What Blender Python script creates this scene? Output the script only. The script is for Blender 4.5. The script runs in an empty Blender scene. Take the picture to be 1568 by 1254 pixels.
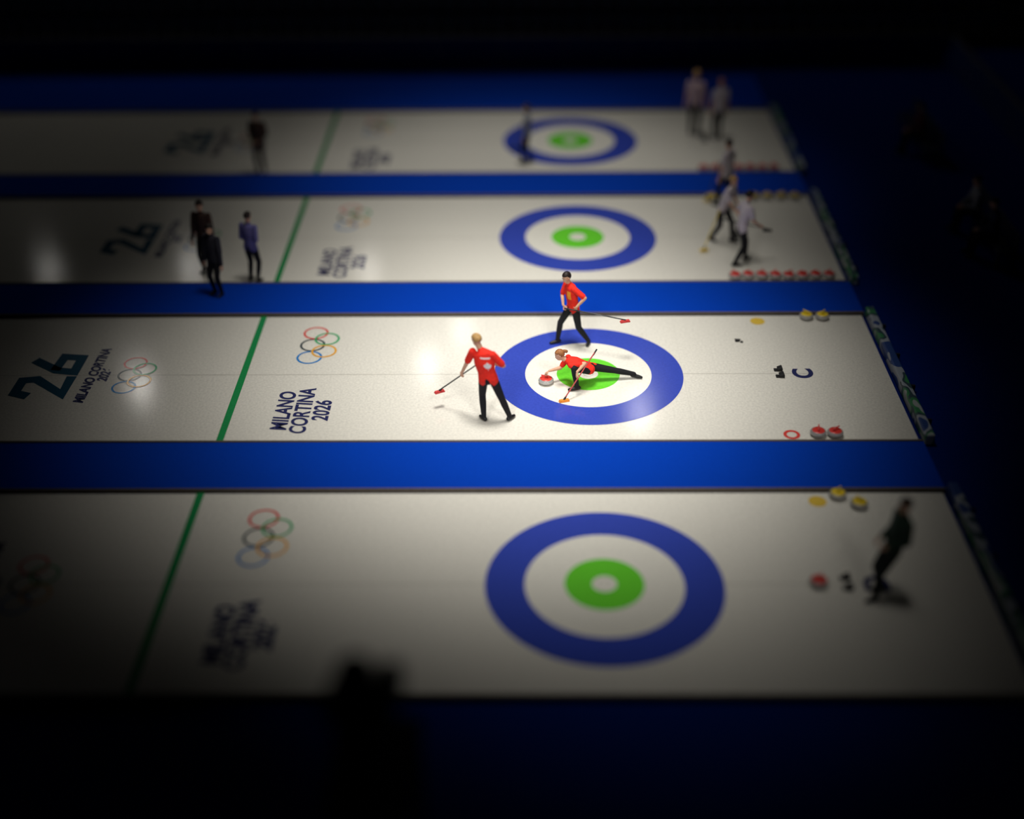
import bpy, bmesh, math, random
import numpy as np
from mathutils import Matrix, Vector
random.seed(4)
scn=bpy.context.scene
scn.view_settings.view_transform='Standard'
scn.view_settings.look='None'
COL=bpy.context.collection
V=Vector

# ------------------------------------------------------------------ camera
cx,cy,cz,pitch,yaw,roll,fpx=-1.1518,-21.9687,12.9413,0.5591,-0.0150,-0.0101,2016.43
f=V((math.sin(yaw)*math.cos(pitch),math.cos(yaw)*math.cos(pitch),-math.sin(pitch)))
r=V((math.cos(yaw),-math.sin(yaw),0)); u=r.cross(f)
r2=r*math.cos(roll)+u*math.sin(roll); u2=-r*math.sin(roll)+u*math.cos(roll)
cam=bpy.data.cameras.new("camera"); co=bpy.data.objects.new("camera",cam); COL.objects.link(co)
co.matrix_world=Matrix(((r2.x,u2.x,-f.x,cx),(r2.y,u2.y,-f.y,cy),(r2.z,u2.z,-f.z,cz),(0,0,0,1)))
cam.lens=fpx/1568*36; cam.clip_end=300
cam.dof.use_dof=True; cam.dof.focus_distance=24.9; cam.dof.aperture_fstop=0.068
scn.camera=co

# ------------------------------------------------------------------ materials
MATS={}
def mat(name,col,rough=.6,spec=.5,noise=0.0,nscale=20,emit=0,bump=0,coat=0,metal=0):
    if name in MATS: return MATS[name]
    m=bpy.data.materials.new(name); m.use_nodes=True; nt=m.node_tree; b=nt.nodes["Principled BSDF"]
    b.inputs["Base Color"].default_value=(*col,1); b.inputs["Roughness"].default_value=rough
    b.inputs["Specular IOR Level"].default_value=spec; b.inputs["Metallic"].default_value=metal
    tc=nt.nodes.new("ShaderNodeTexCoord")
    if noise:
        n=nt.nodes.new("ShaderNodeTexNoise"); n.inputs["Scale"].default_value=nscale; n.inputs["Detail"].default_value=5
        nt.links.new(tc.outputs["Object"],n.inputs["Vector"])
        cr=nt.nodes.new("ShaderNodeValToRGB")
        cr.color_ramp.elements[0].position=.3; cr.color_ramp.elements[1].position=.7
        cr.color_ramp.elements[0].color=(*[c*(1-noise) for c in col],1)
        cr.color_ramp.elements[1].color=(*[min(1,c*(1+noise)) for c in col],1)
        nt.links.new(n.outputs["Fac"],cr.inputs["Fac"]); nt.links.new(cr.outputs["Color"],b.inputs["Base Color"])
        if bump:
            bp=nt.nodes.new("ShaderNodeBump"); bp.inputs["Strength"].default_value=bump; bp.inputs["Distance"].default_value=.01
            nt.links.new(n.outputs["Fac"],bp.inputs["Height"]); nt.links.new(bp.outputs["Normal"],b.inputs["Normal"])
    if emit:
        b.inputs["Emission Color"].default_value=(*col,1); b.inputs["Emission Strength"].default_value=emit
    MATS[name]=m; return m
ICE_R=.12
ice=mat("ice",(.80,.775,.70),ICE_R,.5,.10,22)
paint=lambda n,c:mat(n,c,ICE_R+.02,.5,.08,20)
p_blue=paint("ice_paint_blue",(.042,.075,.47)); p_green=paint("ice_paint_green",(.15,.68,.04)); p_white=paint("ice_paint_white",(.84,.82,.74))
p_hog=paint("ice_paint_hog_green",(.02,.30,.09)); p_line=paint("ice_paint_line",(.55,.53,.47)); p_edge=paint("ice_paint_edge",(.06,.06,.08))
p_navy=paint("ice_paint_navy",(.03,.035,.12)); p_teal=paint("ice_paint_teal",(.012,.09,.16))
o_blue=paint("ring_paint_blue",(.02,.22,.60)); o_blk=paint("ring_paint_black",(.03,.05,.06)); o_red=paint("ring_paint_red",(.75,.07,.06))
o_yel=paint("ring_paint_yellow",(.85,.42,.05)); o_grn=paint("ring_paint_green",(.04,.42,.16)); p_yel=paint("ice_paint_yellow",(.80,.55,.08))
carpet=mat("blue_carpet",(.001,.047,.44),.85,.05,.10,40,bump=.2)
floorm=mat("navy_floor",(.001,.018,.17),.85,.05,.12,20,bump=.2)
trimm=mat("foam_trim",(.12,.10,.08),.8,.2,.2,30)
rubber=mat("black_rubber",(.012,.012,.014),.6,.4,.2,40)
dark=mat("dark_structure",(.012,.014,.02),.8,.2,.3,8)
seatm=mat("dark_blue_plastic",(.01,.02,.06),.5,.4,.1,20)
steel=mat("painted_steel",(.10,.10,.11),.4,.5,.1,20)

# ------------------------------------------------------------------ helpers
def add_obj(name,me,parent=None,loc=(0,0,0)):
    o=bpy.data.objects.new(name,me); COL.objects.link(o); o.location=loc
    if parent: o.parent=parent
    return o
def empty(name,loc=(0,0,0)):
    o=bpy.data.objects.new(name,None); COL.objects.link(o); o.location=loc; o.empty_display_size=.2; return o
def mesh(name,vs,fs,mats,mi=None,smooth=False):
    me=bpy.data.meshes.new(name); me.from_pydata([tuple(v) for v in vs],[],fs)
    for m in mats: me.materials.append(m)
    if mi is not None: me.polygons.foreach_set("material_index",mi)
    if smooth: me.polygons.foreach_set("use_smooth",[True]*len(fs))
    me.update(); return me
class Geo:
    def __init__(s): s.v=[]; s.f=[]; s.m=[]; s.mats=[]
    def mi(s,m):
        if m not in s.mats: s.mats.append(m)
        return s.mats.index(m)
    def add(s,vs,fs,m):
        b=len(s.v); s.v+= [tuple(v) for v in vs]; s.f+=[tuple(i+b for i in q) for q in fs]; k=s.mi(m); s.m+=[k]*len(fs)
    def box(s,c,size,m,rot=None,bev=0):
        c=V(c); x,y,z=[a/2 for a in size]
        if bev:
            bm=bmesh.new(); bmesh.ops.create_cube(bm,size=1); 
            for v in bm.verts: v.co=V((v.co.x*size[0],v.co.y*size[1],v.co.z*size[2]))
            bmesh.ops.bevel(bm,geom=bm.edges[:],offset=bev,segments=3,affect='EDGES',profile=.5)
            bm.verts.index_update(); vs=[v.co.copy() for v in bm.verts]; fs=[[v.index for v in q.verts] for q in bm.faces]; bm.free()
        else:
            vs=[V((i*x,j*y,k*z)) for i in(-1,1) for j in(-1,1) for k in(-1,1)]
            fs=[(0,1,3,2),(4,6,7,5),(0,4,5,1),(2,3,7,6),(0,2,6,4),(1,5,7,3)]
        if rot is not None: vs=[rot@v for v in vs]
        s.add([v+c for v in vs],fs,m)
    def cap(s,a,ra,b,rb,m,n=12,k=4,flat=None):
        a=V(a); b=V(b); d=b-a; L=d.length
        if L<1e-6: d=V((0,0,1)); L=1e-6
        d=d/L; t=V((1,0,0)) if abs(d.x)<.9 else V((0,1,0))
        if flat is not None: t=V(flat[0])
        e1=(t-d*t.dot(d)).normalized(); e2=d.cross(e1)
        w=flat[1] if flat else 1
        rings=[]
        for i in range(1,k+1):
            an=math.pi/2*(i/k-1); rings.append((a+d*ra*math.sin(an),ra*math.cos(an)))
        for i in range(0,k):
            an=math.pi/2*i/k; rings.append((b+d*rb*math.sin(an),rb*math.cos(an)))
        vs=[a-d*ra]
        for c,rr in rings:
            for j in range(n):
                t_=2*math.pi*j/n; vs.append(c+e1*rr*math.cos(t_)+e2*rr*w*math.sin(t_))
        vs.append(b+d*rb); fs=[]
        for j in range(n): fs.append((0,1+(j+1)%n,1+j))
        for i in range(len(rings)-1):
            for j in range(n):
                p=1+i*n; q=p+n; fs.append((p+j,p+(j+1)%n,q+(j+1)%n,q+j))
        q=1+(len(rings)-1)*n
        for j in range(n): fs.append((q+j,q+(j+1)%n,len(vs)-1))
        s.add(vs,fs,m)
    def ell(s,c,ax,rad,m,n=16,k=10,fn=None):
        c=V(c); vs=[]; 
        for i in range(k+1):
            ph=math.pi*i/k
            for j in range(n):
                t=2*math.pi*j/n; l=V((math.sin(ph)*math.cos(t),math.sin(ph)*math.sin(t),math.cos(ph)))
                sc=fn(l) if fn else 1
                vs.append(c+(ax[0]*l.x*rad[0]+ax[1]*l.y*rad[1]+ax[2]*l.z*rad[2])*sc)
        fs=[(i*n+j,(i+1)*n+j,(i+1)*n+(j+1)%n,i*n+(j+1)%n) for i in range(k) for j in range(n)]
        s.add(vs,fs,m)
    def lathe(s,prof,m,n=32,c=(0,0,0)):
        c=V(c); vs=[c+V((R*math.cos(2*math.pi*j/n),R*math.sin(2*math.pi*j/n),z)) for R,z in prof for j in range(n)]
        fs=[(i*n+j,i*n+(j+1)%n,(i+1)*n+(j+1)%n,(i+1)*n+j) for i in range(len(prof)-1) for j in range(n)]
        s.add(vs,fs,m)
    def obj(s,name,parent=None,loc=(0,0,0),smooth=True):
        me=mesh(name,s.v,s.f,s.mats,s.m,smooth)
        bm=bmesh.new(); bm.from_mesh(me); bmesh.ops.remove_doubles(bm,verts=bm.verts,dist=1e-5); bmesh.ops.recalc_face_normals(bm,faces=bm.faces); bm.to_mesh(me); bm.free()
        return add_obj(name,me,parent,loc)
def boxobj(name,x0,x1,y0,y1,z0,z1,m,parent=None,bev=.0):
    g=Geo(); g.box(((x0+x1)/2,(y0+y1)/2,(z0+z1)/2),(x1-x0,y1-y0,z1-z0),m,bev=bev); return g.obj(name,parent,smooth=False)
def annulus(name,cx,cy,r0,r1,z,m,parent,n=128):
    vs=[];fs=[]
    for j in range(n):
        t=2*math.pi*j/n; c,s=math.cos(t),math.sin(t); vs+= [(cx+r0*c,cy+r0*s,z),(cx+r1*c,cy+r1*s,z)]
    for j in range(n):
        a=2*j; b=2*((j+1)%n); fs.append((a,a+1,b+1,b))
    return add_obj(name,mesh(name,vs,fs,[m]),parent)
def quad(name,x0,x1,y0,y1,z,m,parent):
    return add_obj(name,mesh(name,[(x0,y0,z),(x1,y0,z),(x1,y1,z),(x0,y1,z)],[(0,1,2,3)],[m]),parent)
def stroke(name,pts,w,z,m,parent,mapf):
    vs=[];fs=[]
    P=[V((a,b,0)) for a,b in pts]; L=[];Rr=[]
    for i,p in enumerate(P):
        if i==0: d=(P[1]-p).normalized(); nn=V((-d.y,d.x,0)); k=1
        elif i==len(P)-1: d=(p-P[i-1]).normalized(); nn=V((-d.y,d.x,0)); k=1
        else:
            d1=(p-P[i-1]).normalized(); d2=(P[i+1]-p).normalized(); n1=V((-d1.y,d1.x,0)); n2=V((-d2.y,d2.x,0))
            nn=(n1+n2); nn=nn.normalized() if nn.length>1e-3 else n1; k=min(1.8,1/max(.3,nn.dot(n1)))
        L.append(p+nn*w/2*k); Rr.append(p-nn*w/2*k)
    for a,b in zip(L,Rr):
        for q in (a,b):
            X,Y=mapf(q.x,q.y); vs.append((X,Y,z))
    for i in range(len(P)-1): fs.append((2*i,2*i+1,2*i+3,2*i+2))
    return add_obj(name,mesh(name,vs,fs,[m]),parent)
def text(name,body,x,y,z,size,m,parent,rot=math.pi/2,shear=.2,sx=1,weight=.012,spacing=.85,align='CENTER'):
    t=bpy.data.curves.new(name,"FONT"); t.body=body; t.size=size; t.shear=shear; t.offset=weight; t.align_x=align; t.align_y='CENTER'; t.space_line=spacing
    t.materials.append(m); o=bpy.data.objects.new(name,t); COL.objects.link(o); o.location=(x,y,z); o.rotation_euler=(0,0,rot); o.scale=(sx,1,1); o.parent=parent
    return o

# ------------------------------------------------------------------ ice sheets
S=6.3216; W=4.8042; HOG=-6.69; END=5.78; X0=-24
def rings_logo(par,cx0,yc,z,s=1.0):
    R1,R0=.255*s,.212*s; dy=.50*s; dx=.13*s
    for i,(yy,xx,m) in enumerate([(-dy,-dx,o_blue),(0,-dx,o_blk),(dy,-dx,o_red),(-dy/2,dx,o_yel),(dy/2,dx,o_grn)]):
        annulus("logo_ring_%d"%(i+1),cx0+xx,yc+yy,R0,R1,z+.0006*i,m,par,64)
for k in range(-1,3):
    yc=k*S; sh=empty("curling_sheet")
    boxobj("ice_surface",X0,END,yc-W/2,yc+W/2,-.05,0,ice,sh)
    quad("centre_line",X0,4.3,yc-.008,yc+.008,.002,p_line,sh)
    for nm,xx in (("tee_line",0),("back_line",1.83)):
        quad(nm,xx-.005,xx+.005,yc-W/2+.03,yc+W/2-.03,.002,mat("ice_paint_faint",(.74,.72,.65),ICE_R,.5,.04,9),sh)
    annulus("ring_outer",0,yc,1.22,1.83,.004,p_blue,sh)
    annulus("ring_white",0,yc,.61,1.22,.0045,p_white,sh)
    annulus("ring_green",0,yc,.19,.61,.005,p_green,sh)
    annulus("button",0,yc,0.0,.19,.0055,p_white,sh)
    annulus("button_ring",0,yc,.085,.10,.0062,p_line,sh)
    quad("hog_line",HOG-.065,HOG+.065,yc-W/2,yc+W/2,.004,p_hog,sh)
    quad("edge_line_near",X0,END,yc-W/2,yc-W/2+.03,.003,p_edge,sh)
    quad("edge_line_far",X0,END,yc+W/2-.03,yc+W/2,.003,p_edge,sh)
    rings_logo(sh,-5.37,yc+1.17,.004)
    if k>=0:
        text("logo_text","MILANO\nCORTINA\n2026",-5.33,yc-1.32,.004,.42,p_navy,sh,sx=.85,shear=.12)
    else:
        text("logo_text","MILANO\nCORTINA\n2026",-5.33,yc-1.15,.004,.40,p_navy,sh,sx=.85,shear=.12,weight=.02)
    mf=lambda a,b:(-9.98-b*.95,yc-.78+a*1.12)
    stroke("emblem_2",[(0,.70),(.10,1.0),(.52,1.0),(.56,.72),(.06,.04),(.66,.04)],.21,.004,p_teal,sh,mf)
    stroke("emblem_6",[(1.22,1.0),(.86,.42),(.80,.04),(1.30,.04),(1.34,.42),(.86,.46)],.21,.005,p_teal,sh,mf)
    text("emblem_text","MILANO CORTINA\n2026",-9.5,yc,.004,.27,p_navy,sh,sx=.9,shear=.25)
    rings_logo(sh,-8.78,yc,.004,.92)
    if k in(-1,0):
        text("sheet_letter","C" if k==0 else "D",4.16,yc,.004,.52,p_navy,sh,shear=0,weight=.02)
for i,(a,b) in enumerate([(-S+W/2,-W/2),(W/2,S-W/2),(S+W/2,2*S-W/2)]):
    par=empty("sheet_divider")
    boxobj("carpet_strip",X0,END+.05,a+.05,b-.05,-.05,.045,carpet,par)
    boxobj("trim_near",X0,END+.05,a+.001,a+.05,-.05,.06,trimm,par)
    boxobj("trim_far",X0,END+.05,b-.05,b-.001,-.05,.06,trimm,par)
boxobj("trim_1",X0,END+.05,-S-W/2-.06,-S-W/2-.001,-.05,.06,trimm)
boxobj("trim_2",X0,END+.05,2*S+W/2+.001,2*S+W/2+.06,-.05,.06,trimm)
boxobj("floor",-30,16,-26,42,-.25,-.06,floorm)
boxobj("carpet_runner",X0,END+.05,2*S+W/2+.07,2*S+W/2+3.2,-.06,.0,carpet)

def bumper_mat():
    m=bpy.data.materials.new("printed_foam_board"); m.use_nodes=True; nt=m.node_tree; b=nt.nodes["Principled BSDF"]; b.inputs["Roughness"].default_value=.4
    tc=nt.nodes.new("ShaderNodeTexCoord"); mp=nt.nodes.new("ShaderNodeMapping"); mp.inputs["Scale"].default_value=(1.5,.7,1.5)
    n=nt.nodes.new("ShaderNodeTexNoise"); n.inputs["Scale"].default_value=2.2; n.inputs["Detail"].default_value=1
    cr=nt.nodes.new("ShaderNodeValToRGB"); cr.color_ramp.interpolation='CONSTANT'; e=cr.color_ramp.elements
    e[0].position=0; e[0].color=(.03,.07,.25,1); e[1].position=.40; e[1].color=(.38,.42,.48,1)
    x=e.new(.50); x.color=(.04,.08,.10,1); x=e.new(.56); x.color=(.05,.26,.10,1); x=e.new(.62); x.color=(.42,.46,.46,1)
    nt.links.new(tc.outputs["Object"],mp.inputs[0]); nt.links.new(mp.outputs[0],n.inputs["Vector"]); nt.links.new(n.outputs["Fac"],cr.inputs[0]); nt.links.new(cr.outputs[0],b.inputs["Base Color"])
    return m
bm_=bumper_mat()
for k in range(-1,3):
    g=Geo(); yc=k*S
    g.box((END+.16,yc,.07),(.17,W+.1,.22),bm_,bev=.03)
    for j in range(4): g.box((END+.30,yc-1.8+j*1.2,.03),(.12,.05,.14),rubber,bev=.01)
    g.obj("end_bumper",smooth=False)
for k in range(-1,3):
    for sgn in(-1,1):
        g=Geo(); y=k*S+sgn*.12; x=3.68
        g.box((x,y,.014),(.16,.10,.02),rubber,bev=.006)
        g.box((x+.03,y,.05),(.10,.13,.06),rubber,rot=Matrix.Rotation(-.4,3,'Y'),bev=.015)
        g.obj("hack",smooth=False)

# ------------------------------------------------------------------ stones
granite=mat("granite",(.36,.35,.34),.25,.5,.35,90); gran_band=mat("granite_band",(.5,.49,.47),.5,.4,.3,120)
def stone_mesh(col,nm):
    g=Geo(); hm=mat(nm,col,.3,.5,.05,10)
    g.lathe([(0.001,.0),(.062,0),(.066,.006),(.10,.012),(.128,.026),(.1405,.044)],granite)
    g.lathe([(.1405,.044),(.1445,.052),(.1445,.074),(.1405,.082)],gran_band)
    g.lathe([(.1405,.082),(.132,.098),(.115,.110)],granite)
    g.lathe([(.115,.110),(.108,.117),(.06,.121),(.001,.121)],hm)
    g.cap((-.055,0,.118),.018,(-.045,0,.155),.014,hm); g.cap((-.045,0,.155),.014,(-.02,0,.168),.014,hm); g.cap((-.02,0,.168),.014,(.085,0,.170),.012,hm)
    o=g.obj("tmp"); me=o.data; bpy.data.objects.remove(o); return me
red_me=stone_mesh((.72,.05,.04),"red_handle"); yel_me=stone_mesh((.85,.62,.03),"yellow_handle")
def stone(me,x,y,rot=0,z=.0065):
    o=add_obj("curling_stone",me,loc=(x,y,z)); o.rotation_euler=(0,0,rot); return o
stone(red_me,-.82,-.35,math.pi*.95)
for x,y in [(4.02,-2.19),(4.32,-2.20)]: stone(red_me,x,y,random.uniform(0,6))
for x,y in [(4.60,2.24),(4.93,2.23)]: stone(yel_me,x,y,random.uniform(0,6))
stone(yel_me,3.99,-4.08,1.); stone(yel_me,4.29,-4.34,2.); stone(red_me,3.25,-6.35,1.)
for i in range(8): stone(red_me,3.38+i*.294,4.14+random.uniform(-.02,.02),random.uniform(0,6))
for i in range(4): stone(yel_me,4.42+i*.34,8.54+random.uniform(-.02,.02),random.uniform(0,6))
stone(yel_me,3.36,8.50,.4)
for i in range(7): stone(red_me,3.40+i*.305,10.42+random.uniform(-.02,.02),random.uniform(0,6))
m1=empty("stone_position_marker"); annulus("disc",3.58,2.13,0,.15,.004,p_yel,m1,40)
m1=empty("stone_position_marker"); annulus("disc",3.64,-4.19,0,.15,.004,p_yel,m1,40)
m1=empty("stone_position_marker"); annulus("disc",3.56,-2.16,.09,.15,.004,o_red,m1,40)
g=Geo(); g.box((3.05,1.27,.03),(.10,.05,.05),rubber,bev=.015); g.box((3.13,1.23,.02),(.05,.04,.03),rubber,bev=.01); g.cap((3.0,1.28,.05),.012,(3.10,1.26,.055),.012,rubber); g.obj("stopwatch")

# ------------------------------------------------------------------ people
def ik(a,b,l1,l2,pole):
    a=V(a);b=V(b);d=b-a;L=d.length
    if L>(l1+l2)*.995: return a+d*(l1/(l1+l2))
    dn=d/L; x=(l1*l1-l2*l2+L*L)/(2*L); h=math.sqrt(max(0,l1*l1-x*x))
    p=V(pole); p=(p-dn*p.dot(dn)).normalized(); return a+dn*x+p*h
def hand(g,w,d,n,curl,m,s=1.0,side=1):
    d=V(d).normalized(); n=V(n); n=(n-d*n.dot(d)).normalized(); e=d.cross(n)*side
    w=V(w)
    g.cap(w+d*.02*s,.026*s,w+d*.075*s,.034*s,m,flat=(e,.5))
    for i,(o,L) in enumerate([(-.028,.070),(-.009,.080),(.010,.075),(.028,.060)]):
        p=w+d*.085*s+e*o*s; a=curl*.35
        for j,fr in enumerate([.45,.32,.23]):
            dd=d*math.cos(a)+n*math.sin(a); q=p+dd*L*fr*s; g.cap(p,(.0095-.001*j)*s,q,(.0088-.001*j)*s,m,n=8,k=2); p=q; a+=curl
    p=w+d*.03*s-e*.026*s; dd=(d*.6-e*.6+n*.5).normalized(); q=p+dd*.04*s; g.cap(p,.012*s,q,.010*s,m,n=8,k=2)
    dd=(d*.8+n*.6).normalized(); g.cap(q,.010*s,q+dd*.03*s,.008*s,m,n=8,k=2)
def person(name,J,st,voxel=.014):
    J={k:(V(v) if not isinstance(v,(int,float)) else v) for k,v in J.items()}
    sh=st['shirt']; pa=st['pants']; sk=st['skin']; so=st['shoe']; hr=st['hair']; sl=st.get('sleeve',.6); s=st.get('s',1.0); bulk=st.get('bulk',1.0)
    g=Geo(); D=mat('tmpbody',(.5,.5,.5))
    hipc=(J['hipL']+J['hipR'])/2; shc=(J['shL']+J['shR'])/2
    hx=(J['hipR']-J['hipL']).normalized(); sx=(J['shR']-J['shL']).normalized()
    spine=[hipc+(hipc-J['chest']).normalized()*.07*s,hipc,hipc.lerp(J['chest'],.45),J['chest'],shc,shc.lerp(J['neck'],.7)]
    hw=[.10,.165,.145,.170,.165,.07]; hd=[.09,.118,.105,.120,.095,.06]
    vs=[];n=20
    for i,c in enumerate(spine):
        t=i/5; ax=hx.lerp(sx,min(1,t*1.2)).normalized()
        up=(spine[min(i+1,5)]-spine[max(i-1,0)]).normalized(); ax=(ax-up*ax.dot(up)).normalized(); fw=up.cross(ax)
        for j in range(n):
            a=2*math.pi*j/n; vs.append(c+ax*hw[i]*s*bulk*math.cos(a)+fw*hd[i]*s*bulk*math.sin(a))
    fs=[(i*n+j,i*n+(j+1)%n,(i+1)*n+(j+1)%n,(i+1)*n+j) for i in range(5) for j in range(n)]
    fs.append(tuple(range(n-1,-1,-1))); fs.append(tuple(5*n+j for j in range(n)))
    g.add(vs,fs,D)
    segs=[]
    def limb(a,ra,b,rb,lab,cloth=1.0):
        g.cap(a,ra*s*cloth,b,rb*s*cloth,D,n=14); segs.append((a,b,(ra+rb)/2*s*cloth,lab))
    for q in 'LR':
        a,e,w=J['sh'+q],J['el'+q],J['wr'+q]
        m_=a.lerp(e,min(1,sl)) 
        limb(a,.064,m_,.058,'sh',bulk); 
        if sl<1: limb(m_,.047,e,.041,'sk')
        if sl<=1: limb(e,.042,w,.027,'sk')
        else: limb(e,.050,w,.036,'sh',bulk)
        h,k,an,to=J['hip'+q],J['kn'+q],J['an'+q],J['to'+q]
        limb(h,.092,k,.066,'pa'); limb(k,.064,k.lerp(an,.35),.064,'pa'); limb(k.lerp(an,.35),.064,an,.046,'pa')
        dn=(to-an); up=V(st.get('soleup'+q,(0,0,1))); heel=an-up*.035*s-(dn-up*dn.dot(up)).normalized()*.045*s; toe=to
        limb(heel,.040,an.lerp(to,.5)-up*.02*s,.042,'so'); limb(an.lerp(to,.5)-up*.02*s,.042,toe,.030,'so'); limb(an,.042,an-up*.03*s,.042,'so')
    hp=hipc+(J['chest']-hipc).normalized()*st.get('hem',-.01)*s
    segs.append((hipc.lerp(J['hipL'],.6),hipc.lerp(J['hipR'],.6),.105*s,'pa')); segs.append((hipc-(J['chest']-hipc).normalized()*.06*s,hipc,.12*s,'pa'))
    segs.append((hp+hx*.06*s,J['chest']+sx*.07*s,.115*s,'sh')); segs.append((hp-hx*.06*s,J['chest']-sx*.07*s,.115*s,'sh')); segs.append((J['shL'],J['shR'],.09*s,'sh')); segs.append((J['chest'],shc,.12*s,'sh'))
    hd_=J['head']; upv=(hd_-J['neck']).normalized(); 
    if 'up' in J: upv=V(J['up']).normalized()
    fwd=V(J['look']); fwd=(fwd-upv*fwd.dot(upv)).normalized(); rt=fwd.cross(upv)
    limb(shc.lerp(J['neck'],.3),.062,hd_-upv*.05*s+fwd*.0,.050,'sk')
    g.ell(hd_+upv*.02*s-fwd*.008*s,(rt,fwd,upv),(.076*s,.094*s,.098*s),D); segs.append((hd_-upv*.05*s,hd_+upv*.03*s,.08*s,'sk'))
    g.ell(hd_-upv*.045*s+fwd*.022*s,(rt,fwd,upv),(.056*s,.066*s,.072*s),D)
    g.cap(hd_+fwd*.080*s+upv*.0*s,.010*s,hd_+fwd*.098*s-upv*.022*s,.013*s,D,n=8)
    tmp=g.obj("tmpb"); md=tmp.modifiers.new("r","REMESH"); md.mode='VOXEL'; md.voxel_size=voxel
    md2=tmp.modifiers.new("s","SMOOTH"); md2.factor=.6; md2.iterations=4
    dg=bpy.context.evaluated_depsgraph_get(); dg.update(); ev=tmp.evaluated_get(dg); em=ev.to_mesh()
    vs=[v.co.copy() for v in em.vertices]; fs=[tuple(p.vertices) for p in em.polygons]
    C=np.array([tuple(p.center) for p in em.polygons]); ev.to_mesh_clear(); bpy.data.objects.remove(tmp)
    labs=[]; Ds=[]
    for a,b,rr,lab in segs:
        A=np.array(a);B=np.array(b);d=B-A; t=np.clip(((C-A)@d)/max(1e-9,d@d),0,1); Ds.append(np.linalg.norm(C-(A+t[:,None]*d),axis=1)-rr); labs.append(lab)
    idx=np.argmin(np.stack(Ds),0)
    out=Geo(); lm={'sh':sh,'pa':pa,'sk':sk,'so':so}; order=[sh,pa,sk,so]
    for m_ in order: out.mi(m_)
    out.v=[tuple(v) for v in vs]; out.f=fs; out.m=[out.mi(lm[labs[i]]) for i in idx]
    hl=st.get('hairlen',0)
    def hf(l):
        if l.y>.25 and l.z<.42: return .80
        if l.z<-.55: return .82
        return 1.0
    hc=hd_+upv*.028*s-fwd*.014*s
    if st.get('hood'):
        out.ell(hd_-fwd*.02,(rt,fwd,upv),(.20*s,.17*s,.17*s),hr,fn=lambda l:.8 if(l.y>.5 and l.z<.5) else 1)
        out.cap(J['neck']-rt*.10,.15*s,J['neck']+rt*.10,.15*s,hr)
    else:
        out.ell(hc,(rt,fwd,upv),(.086*s,.104*s,.104*s),hr,fn=hf,n=20,k=14)
    if hl:
        b0=hc-fwd*.10*s+upv*.03*s; out.cap(b0,.030*s,b0-fwd*.04*s-upv*.03*s,.034*s,hr); 
        if hl>1: out.cap(b0-fwd*.04*s-upv*.03*s,.032*s,b0-fwd*.06*s-upv*.17*s,.014*s,hr)
    eye=mat("eye_dark",(.02,.015,.01),.2); lip=mat("lips",(.45,.12,.10),.5); wh=mat("eye_white",(.8,.8,.78),.3)
    for q in(-1,1):
        out.ell(hd_+rt*.030*s*q+fwd*.078*s+upv*.008*s,(rt,fwd,upv),(.013*s,.009*s,.008*s),wh,n=8,k=6)
        out.ell(hd_+rt*.030*s*q+fwd*.085*s+upv*.008*s,(rt,fwd,upv),(.006*s,.005*s,.006*s),eye,n=8,k=6)
        out.ell(hd_+rt*.030*s*q+fwd*.084*s+upv*.026*s,(rt,fwd,upv),(.016*s,.006*s,.003*s),hr,n=8,k=6)
        out.ell(hd_+rt*.079*s*q-fwd*.005*s+upv*.0,(rt,fwd,upv),(.010*s,.018*s,.030*s),sk,n=8,k=6)
    out.ell(hd_+fwd*.082*s-upv*.052*s,(rt,fwd,upv),(.022*s,.008*s,.007*s),lip,n=8,k=6)
    for q in 'LR':
        e,w=J['el'+q],J['wr'+q]; d=(w-e).normalized(); nn=J.get('palm'+q,fwd)
        if abs(V(nn).dot(d))>.95: nn=rt
        hd2=J.get('hd'+q,d)
        hand(out,w,hd2,nn,st.get('curl',.5),st.get('glove',sk),s,1 if q=='L' else -1)
    col=st.get('collar')
    if col: out.cap(shc.lerp(J['neck'],.5)-rt*.02,.062*s,shc.lerp(J['neck'],.5)+rt*.02,.062*s,col,n=12)
    return out.obj(name)
def M_(n,c,rg=.8,ns=.12): return mat(n,c,rg,.3,ns,25)
red=M_("red_jersey",(.85,.028,.014)); blackp=M_("black_trousers",(.010,.010,.013)); skin=M_("skin",(.66,.38,.25),.55,.05); shoe=M_("black_shoe",(.012,.012,.014),.4)
blond=M_("blond_hair",(.50,.30,.11),.5,.25); ginger=M_("auburn_hair",(.34,.14,.05),.5,.25); darkh=M_("dark_hair",(.02,.013,.01),.5,.25)
whitej=M_("white_jersey",(.60,.54,.57)); purple=M_("violet_jacket",(.14,.13,.34)); brown=M_("brown_jacket",(.07,.04,.03)); green_j=M_("dark_green_jacket",(.012,.035,.020)); navyj=M_("navy_jacket",(.015,.025,.06))
greyj=M_("grey_jacket",(.35,.36,.38)); pinkj=M_("pale_pink_jersey",(.55,.40,.44)); orange=M_("orange_bib",(.85,.30,.02)); wleaf=M_("white_print",(.85,.83,.80))
base=dict(shirt=red,pants=blackp,skin=skin,shoe=shoe,hair=blond)

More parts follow.
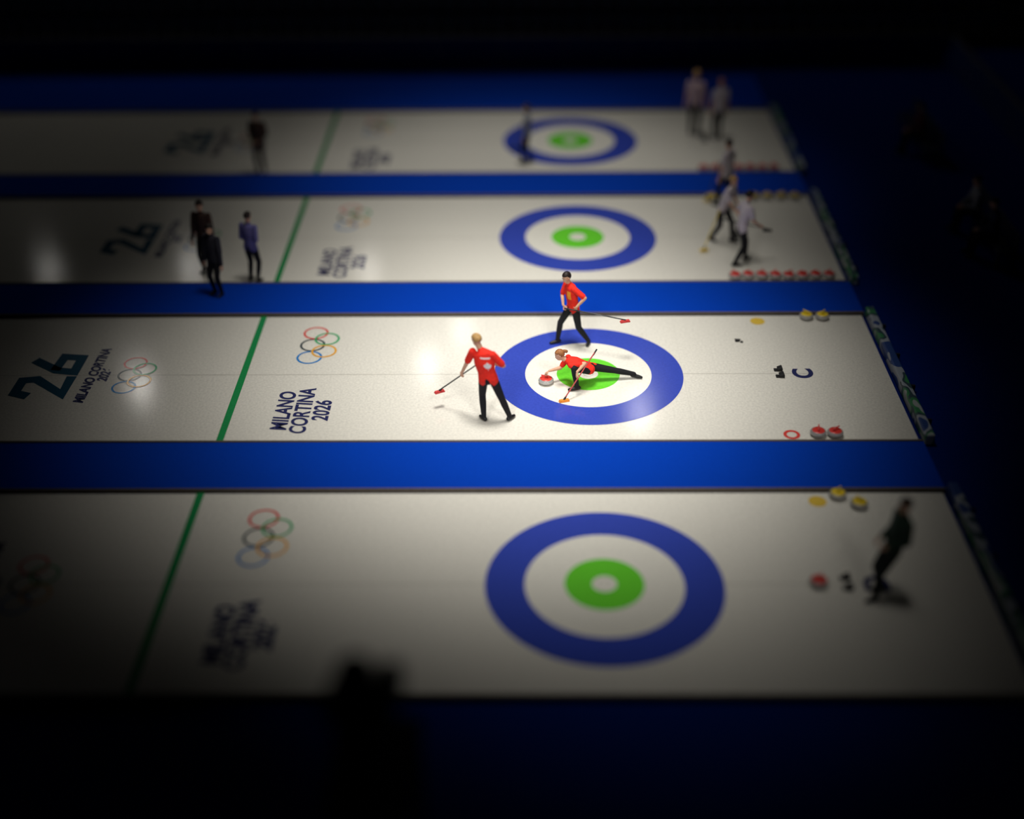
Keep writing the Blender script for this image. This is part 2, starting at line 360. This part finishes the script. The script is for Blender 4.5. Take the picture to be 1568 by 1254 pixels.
def standing(name,x,y,h,face,stL=0.0,stR=0.0,wrL=(-.26,.05,.83),wrR=(.26,.05,.83),lean=0,wid=.10,look=(0,1,-.15),z0=0.004,**st):
    s=h/1.76; c,sn=math.cos(face),math.sin(face)
    def T(p): p=V(p)*s; return V((x+c*p.x-sn*p.y,y+sn*p.x+c*p.y,p.z+z0))
    def Td(p): return V((c*p[0]-sn*p[1],sn*p[0]+c*p[1],p[2]))
    spread=max(abs(stL),abs(stR)); hz=.90-spread*spread*.55
    J=dict(pelvis=T((0,0,hz+.02)),chest=T((0,lean*.6,hz+.36)),neck=T((0,lean,hz+.58)),head=T((0,lean+.03,hz+.735)),look=Td(look))
    for q,g_ in(('L',-1),('R',1)):
        J['sh'+q]=T((g_*.175,lean*.9,hz+.515)); J['hip'+q]=T((g_*.09,0,hz))
        an=V((g_*wid,(stL if q=='L' else stR),.085)); J['an'+q]=T(an); J['to'+q]=T(an+V((g_*.03,.15,-.05)))
        w=V(wrL if q=='L' else wrR); J['wr'+q]=T(w)
        J['el'+q]=ik(J['sh'+q],J['wr'+q],.29*s,.26*s,Td((g_*.6,-1,-.3))); J['kn'+q]=ik(J['hip'+q],J['an'+q],.43*s,.41*s,Td((g_*.15,1,0)))
        J['palm'+q]=Td((-g_,0.2,0))
    b=dict(base); b.update(st); b['s']=s
    return person(name,J,b,voxel=.018),J

def broom(head,top,colh,cols,yawd=0,name="curling_broom"):
    head=V(head);top=V(top); d=(top-head).normalized(); g=Geo(); hm=mat("broom_head_"+colh,dict(orange=(.85,.28,.03),yellow=(.85,.60,.05),red=(.6,.05,.05),black=(.02,.02,.02))[colh],.6,.3,.1,30)
    sm=mat("broom_shaft_"+cols,dict(red=(.50,.06,.06),black=(.015,.015,.018),yellow=(.8,.6,.05))[cols],.35,.5,.05,30)
    R_=Matrix.Rotation(yawd,3,'Z')
    g.box(head+V((0,0,.012)),(.20,.075,.024),hm,rot=R_,bev=.008); g.box(head+V((0,0,.034)),(.18,.06,.022),hm,rot=R_,bev=.008)
    g.cap(head+V((0,0,.045)),.020,head+V((0,0,.045))+d*.07,.014,rubber,n=10); g.cap(head+V((0,0,.05))+d*.05,.0125,top,.0125,sm,n=10); g.cap(top-d*.12,.0145,top,.0145,rubber,n=10)
    return g.obj(name)

# curler standing with back to us, holding broom in front
J=dict(pelvis=(-1.87,-1.66,.90),hipL=(-1.965,-1.66,.88),hipR=(-1.785,-1.68,.88),chest=(-1.94,-1.64,1.22),neck=(-2.03,-1.58,1.47),head=(-2.075,-1.55,1.62),look=(-.75,.6,-.35),
 shL=(-2.15,-1.56,1.39),shR=(-1.79,-1.68,1.39),wrL=(-2.36,-1.39,.86),wrR=(-1.84,-1.45,1.10),anL=(-1.97,-1.67,.089),toL=(-2.04,-1.57,.04),anR=(-1.50,-1.66,.089),toR=(-1.42,-1.56,.04),
 palmL=(.6,.6,.3),palmR=(-.3,.5,-.6),hdL=(-.15,.25,-.9),hdR=(-.9,.35,.1))
J['elL']=ik(J['shL'],J['wrL'],.30,.27,(-1,-.2,-.2)); J['elR']=V((-1.60,-1.66,1.15)); J['knL']=ik(J['hipL'],J['anL'],.43,.41,(-.2,1,0)); J['knR']=ik(J['hipR'],J['anR'],.43,.41,(.2,1,0))
st=dict(base); st.update(curl=1.15,sleeve=.8,bulk=1.12); w1=person("curler",J,st,.011)
broom((-2.80,-1.17,.30),(-2.03,-1.485,1.12),'red','black',.5)
from mathutils.bvhtree import BVHTree
def decal(body,center,xax,yax,pts,m,name,off=.006):
    bm=bmesh.new(); bm.from_mesh(body.data); bv=BVHTree.FromBMesh(bm); bm.free()
    c=V(center); X=V(xax).normalized(); Y=V(yax).normalized(); N=X.cross(Y).normalized()
    P=[V((a,b,0)) for a,b in pts]; vs=[];fs=[]; K=4
    n=len(P)
    for i in range(n):
        for k in range(K+1): vs.append(P[i]*(k/K))
    W_=[]
    for p in vs:
        o=c+X*p.x+Y*p.y+N*.4; h=bv.ray_cast(o,-N)
        W_.append((h[0]+N*off) if h[0] is not None else c+X*p.x+Y*p.y)
    for i in range(n):
        a=i*(K+1); b=((i+1)%n)*(K+1)
        for k in range(K): fs.append((a+k,a+k+1,b+k+1,b+k))
    return add_obj(name,mesh(name,W_,fs,[m]),body)
leaf=[(0,1),(.18,.62),(.42,.72),(.34,.28),(.62,.52),(.68,.36),(.95,.38),(.82,.12),(.95,0),(.5,-.38),(.55,-.55),(.06,-.48),(.06,-.95),(-.06,-.95),(-.06,-.48),(-.55,-.55),(-.5,-.38),(-.95,0),(-.82,.12),(-.95,.38),(-.68,.36),(-.62,.52),(-.34,.28),(-.42,.72),(-.18,.62)]
lf=[(a*.075,b*.085) for a,b in leaf]
N=V((.25,-1,.1)); X=V((1,.28,0)).normalized(); Y=N.cross(X).normalized()
decal(w1,(-1.91,-1.66,1.20),X,V((-.12,0,1)),lf,wleaf,"back_leaf")
def rect(w,h,k=5):
    o=[]
    for a,b in (((w,-h),(w,h)),((w,h),(-w,h)),((-w,h),(-w,-h)),((-w,-h),(w,-h))):
        for i in range(k): t=i/k; o.append((a[0]+(b[0]-a[0])*t,a[1]+(b[1]-a[1])*t))
    return o
decal(w1,(-1.95,-1.64,1.35),X,V((-.12,0,1)),rect(.085,.013),wleaf,"back_name")

# walking curler behind the house
J=dict(pelvis=(-.27,1.20,.86),hipL=(-.23,1.10,.84),hipR=(-.30,1.27,.84),chest=(-.31,1.19,1.15),neck=(-.37,1.18,1.37),head=(-.41,1.16,1.50),look=(-.8,-.6,-.3),
 shL=(-.26,1.04,1.30),shR=(-.40,1.33,1.30),wrL=(-.22,.90,.98),wrR=(-.47,1.12,.92),anL=(.05,1.16,.09),toL=(.02,1.05,.04),anR=(-.57,1.22,.089),toR=(-.71,1.17,.04),palmL=(0,.6,-.5),palmR=(.3,-.7,-.3),hdL=(-.1,.3,-.6),hdR=(.5,-.5,-.3))
J['elL']=ik(J['shL'],J['wrL'],.27,.25,(1,-.3,-.2)); J['elR']=ik(J['shR'],J['wrR'],.27,.25,(-.4,.3,-1)); J['knL']=ik(J['hipL'],J['anL'],.42,.40,(-1,-.4,0)); J['knR']=ik(J['hipR'],J['anR'],.42,.40,(-1,-.4,0))
st=dict(base); st.update(hair=darkh,curl=1.1,s=.95,sleeve=.8,bulk=1.05); w2=person("curler",J,st,.011)
broom((.72,.62,.80),(-.44,.98,.92),'red','black',.3)
decal(w2,(-.31,1.12,1.16),V((.75,-.65,0)),V((-.1,0,1)),rect(.045,.085),orange,"bib_number",.008)

# delivering curler in the lunge
J=dict(pelvis=(.03,-.32,.33),hipL=(.0,-.42,.33),hipR=(.05,-.25,.31),chest=(-.26,-.37,.46),neck=(-.46,-.38,.56),head=(-.57,-.38,.64),look=(-1,-.1,-.1),up=(-.35,0,1),
 shL=(-.36,-.53,.50),shR=(-.40,-.22,.50),wrL=(-.25,-.71,.46),wrR=(-.76,-.34,.27),anL=(-.24,-.62,.095),toL=(-.39,-.65,.042),anR=(.87,-.17,.10),toR=(1.01,-.20,.042),
 palmL=(.3,-.4,-.8),palmR=(0,-.2,-1),hdL=(.0,-.5,-.6),hdR=(-.75,0,-.55))
J['elL']=ik(J['shL'],J['wrL'],.27,.24,(1,.2,.3)); J['elR']=ik(J['shR'],J['wrR'],.27,.24,(.2,.4,-1)); J['knL']=V((-.30,-.58,.46)); J['knR']=V((.48,-.20,.20))
st=dict(base); st.update(hair=ginger,hairlen=1,curl=1.1,s=.93,sleeve=.7); w3=person("curler",J,st,.011)
broom((-.49,-1.02,.0065),(.12,-.46,.80),'orange','red',.3)

# people on the other sheets
standing("official",-7.82,3.34,1.66,2.6,z0=.048,shirt=M_("charcoal_jacket",(.03,.03,.045)),hair=darkh,sleeve=2,bulk=1.1)
standing("curler",-8.28,4.50,1.74,2.9,stL=.1,shirt=brown,hair=darkh,sleeve=2,bulk=1.05)
standing("curler",-7.17,4.02,1.66,-.4,shirt=purple,hair=darkh,sleeve=2,wrL=(-.08,.16,1.0),wrR=(.08,.16,1.0))
standing("curler",3.56,4.86,1.76,-1.2,stL=.22,stR=-.16,wrL=(-.30,.28,1.05),wrR=(.20,.33,.95),lean=.1,shirt=whitej,hair=darkh,sleeve=.7)
broom((4.15,4.95,.75),(3.05,4.75,1.15),'black','black',.0)
standing("curler",3.30,6.05,1.70,-2.2,stL=.25,stR=-.2,wrL=(-.1,.38,.95),wrR=(.12,.42,.9),lean=.2,shirt=whitej,hair=blond,sleeve=.7)
broom((2.85,5.45,.05),(3.35,6.1,1.15),'yellow','yellow',.3)
standing("curler",3.66,8.05,1.72,.8,stL=.14,stR=-.1,shirt=whitej,hair=darkh,sleeve=.7)
broom((3.25,8.3,.06),(3.45,8.1,1.15),'yellow','black',.3)
standing("curler",-8.10,10.38,1.66,3.0,shirt=brown,pants=brown,hair=darkh,sleeve=2,bulk=1.25,wrL=(-.1,.16,1.0),wrR=(.1,.16,1.0))
standing("curler",-1.17,11.0,1.62,1.4,stL=.12,stR=-.1,shirt=greyj,hair=darkh,sleeve=2)
broom((-1.55,12.0,.02),(-1.3,11.25,1.0),'black','black',.3)
standing("curler",3.40,12.95,1.86,-.3,stL=.08,shirt=pinkj,hair=blond,sleeve=.7)
standing("curler",4.05,12.65,1.72,.3,stR=.1,shirt=whitej,hair=ginger,sleeve=.7)
standing("curler",4.20,-6.58,1.80,math.pi/2+.2,stL=.20,stR=.02,lean=-.10,wrL=(-.13,.14,1.0),wrR=(.13,.14,1.0),shirt=green_j,pants=M_("dark_green_trousers",(.008,.015,.012)),hair=darkh,sleeve=2,bulk=1.05)

def seated(name,x,y,z,face,hunch=0,**st):
    c,sn=math.cos(face),math.sin(face)
    def T(p): return V((x+c*p[0]-sn*p[1],y+sn*p[0]+c*p[1],z+p[2]))
    J=dict(pelvis=T((0,0,.55)),chest=T((0,.06+hunch*.5,.86)),neck=T((0,.10+hunch,1.10-hunch*.5)),head=T((0,.14+hunch*1.5,1.26-hunch)),look=T((0,1,-.2-hunch*3))-T((0,0,0)))
    for q,g_ in(('L',-1),('R',1)):
        J['sh'+q]=T((g_*.175,.08+hunch*.9,1.03-hunch*.3)); J['hip'+q]=T((g_*.09,0,.54)); J['kn'+q]=T((g_*.14,.43,.52)); J['an'+q]=T((g_*.14,.46,.09)); J['to'+q]=T((g_*.16,.61,.04))
        J['wr'+q]=T((g_*.10,.36,.66)); J['el'+q]=ik(J['sh'+q],J['wr'+q],.29,.26,T((g_*.8,-.6,-.5))-T((0,0,0)))
        J['palm'+q]=V((0,0,-1))
    b=dict(base); b.update(st); return person(name,J,b,.018)
def bench(name,x,y0,y1,z=0):
    g=Geo(); n=3
    g.box((x,(y0+y1)/2,z+.40),(.38,y1-y0,.05),seatm,bev=.015); g.box((x+.22,(y0+y1)/2,z+.68),(.04,y1-y0,.32),seatm,bev=.015)
    for i in range(n):
        yy=y0+.1+(y1-y0-.2)*i/(n-1)
        g.box((x-.13,yy,z+.20),(.05,.05,.40),steel,bev=.01); g.box((x+.22,yy,z+.42),(.05,.05,.84),steel,bev=.01)
    return g.obj(name,smooth=False)
fz=-.06
for y0 in (-1.6,4.6,10.8): bench("team_bench",9.4,y0,y0+3.0,fz)
seated("coach",9.35,5.4,fz,math.pi/2,shirt=navyj,hair=darkh,sleeve=2); seated("coach",9.35,6.7,fz,math.pi/2,shirt=greyj,hair=darkh,sleeve=2)
seated("coach",9.35,-.6,fz,math.pi/2,shirt=navyj,hair=blond,sleeve=2); seated("coach",9.35,11.8,fz,math.pi/2,shirt=M_("maroon_jacket",(.12,.02,.03)),hair=darkh,sleeve=2)

# rink-side barriers
board=mat("rink_board_blue",(.01,.03,.14),.7,.2,.1,4)
def barrier(name,x0,x1,y0,y1,h=1.0):
    g=Geo(); dx,dy=x1-x0,y1-y0; L=math.hypot(dx,dy); n=max(1,int(L/2)); a=math.atan2(dy,dx); R_=Matrix.Rotation(a,3,'Z')
    for i in range(n):
        t=(i+.5)/n; g.box((x0+dx*t,y0+dy*t,fz+h/2),(L/n-.03,.07,h),board,rot=R_,bev=.015)
        g.box((x0+dx*i/n,y0+dy*i/n,fz+h/2),(.06,.10,h+.03),steel,rot=R_,bev=.01)
    g.box(((x0+x1)/2,(y0+y1)/2,fz+h+.02),(L,.11,.05),steel,rot=R_,bev=.01)
    return g.obj(name,smooth=False)
barrier("rink_barrier",-24,12,19.2,19.2); barrier("rink_barrier",12.1,12.1,-11.4,19.1); barrier("rink_barrier",-24,12,-11.5,-11.5,.6)
def stand_far():
    par=empty("grandstand")
    for i in range(6):
        y=21+i*.9; boxobj("tier_%d"%i,-24,15.8,y,y+.9,-.05,.35+i*.45,dark,par)
        g=Geo()
        for j in range(60):
            x=-20+j*.58; z=.35+i*.45
            g.box((x,y+.45,z+.42),(.44,.40,.05),seatm,bev=.015); g.box((x,y+.66,z+.66),(.44,.05,.42),seatm,bev=.015); g.box((x,y+.55,z+.2),(.06,.2,.40),steel)
        g.obj("seat_row_%d"%i,par,smooth=False)
stand_far()
boxobj("wall_back",-30,16,42,42.3,-.25,22,dark); boxobj("wall_right",16,16.3,-26,42,-.25,22,dark); boxobj("wall_left",-30.3,-30,-26,42,-.25,22,dark); boxobj("wall_front",-30,16,-26.3,-26,-.25,22,dark)
boxobj("ceiling",-30.3,16.3,-26.3,42.3,22,22.3,dark)
# scaffold platform with the hunched camera operator and television camera silhouetted against the near sheet
PX,PY,PZ=-2.72,-12.85,2.86
g=Geo()
g.box((PX,PY+.2,PZ-.04),(.9,1.4,.08),dark,bev=.01); g.box((PX-.15,PY,PZ+.41),(.40,.42,.06),seatm,bev=.02); g.box((PX-.15,PY,PZ+.2),(.26,.28,.38),steel,bev=.01)
for i in(-1,1):
    for j in(-1,1): g.cap((PX+i*.40,PY+.2+j*.62,fz+.03),.03,(PX+i*.40,PY+.2+j*.62,PZ-.06),.03,steel)
    g.cap((PX+i*.40,PY-.42,.4),.02,(PX+i*.40,PY+.82,PZ-.3),.02,steel)
g.obj("scaffold_platform",smooth=False)
seated("camera_operator",PX-.15,PY,PZ,0,hunch=.24,shirt=M_("black_coat",(.012,.012,.015)),hair=M_("black_hood",(.012,.012,.015)),sleeve=2,bulk=1.3,hood=True)
g=Geo(); tx,ty,tz=PX+.20,PY+.40,PZ+.97
g.box((tx,ty,tz),(.26,.38,.26),rubber,bev=.04); g.cap((tx,ty+.16,tz-.03),.07,(tx,ty+.24,tz-.04),.08,rubber,n=20)
g.box((tx-.10,ty-.14,tz+.05),(.14,.12,.11),rubber,bev=.02); g.cap((tx,ty-.12,tz+.135),.014,(tx,ty+.06,tz+.135),.014,rubber)
g.cap((tx,ty,tz-.16),.05,(tx,ty,tz-.26),.045,steel)
for a in (0.4,2.5,4.6): g.cap((tx,ty,tz-.28),.022,(tx+.19*math.cos(a),ty+.19*math.sin(a),PZ+.03),.016,steel)
g.cap((tx-.03,ty-.08,tz-.20),.012,(tx-.10,ty-.30,tz-.32),.012,rubber)
g.obj("television_camera",smooth=False)

# ------------------------------------------------------------------ lights
KL=1.0
def spot(x,y,z,tx,ty,half,power,size=2.6,col=(1,.968,.91)):
    l=bpy.data.lights.new("added_spot",'SPOT'); l.energy=power*KL; l.spot_size=2*half; l.spot_blend=1; l.shadow_soft_size=size; l.color=col  # added spots; soft narrow cones imitate a lens vignette's falloff
    o=bpy.data.objects.new("added_spot",l); COL.objects.link(o); o.location=(x,y,z)
    o.rotation_euler=(V((tx,ty,0))-V((x,y,z))).to_track_quat('-Z','Y').to_euler(); return o
H=20.5
spot(-1.7,.6,H,-1.7,.6,math.atan(8.5/H),11800)
spot(-1.4,9.7,H,-1.4,9.7,math.atan(8.3/H),6300)
spot(-.6,-.1,H,-.6,.1,math.atan(5.4/H),6200)
spot(.6,-5.4,H,.4,-5.3,math.atan(5.2/H),2800)
spot(-9,-20,19,-1.2,0.2,math.radians(10.5),11500)  # added camera-side pair; lights the curlers' fronts and breaks up shadows
spot(7,-20,19,-.8,0.2,math.radians(10.5),11500)
def lampmat(i,e): return mat("lamp_glow_%d"%i,(1,.97,.90),.5,.2,emit=e)
for i,(x,y,e) in enumerate([(-5.27,24.46,20),(-3.98,27.5,15),(3.12,20.9,28),(-16.65,22.96,18),(-16.87,33.65,10),(-23.5,33.35,5),(-8.56,33.2,12)]):
    g=Geo(); g.box((x,y,14.12),(.9,1.3,.2),steel,bev=.03); g.box((x,y,14.0),(.6,1.1,.06),lampmat(i,e)); g.cap((x,y,14.2),.03,(x,y,21.95),.03,steel); g.obj("ceiling_lamp",smooth=False)
w=bpy.data.worlds.new("world"); scn.world=w; w.use_nodes=True; w.node_tree.nodes["Background"].inputs[0].default_value=(.3,.4,.8,1); w.node_tree.nodes["Background"].inputs[1].default_value=.004
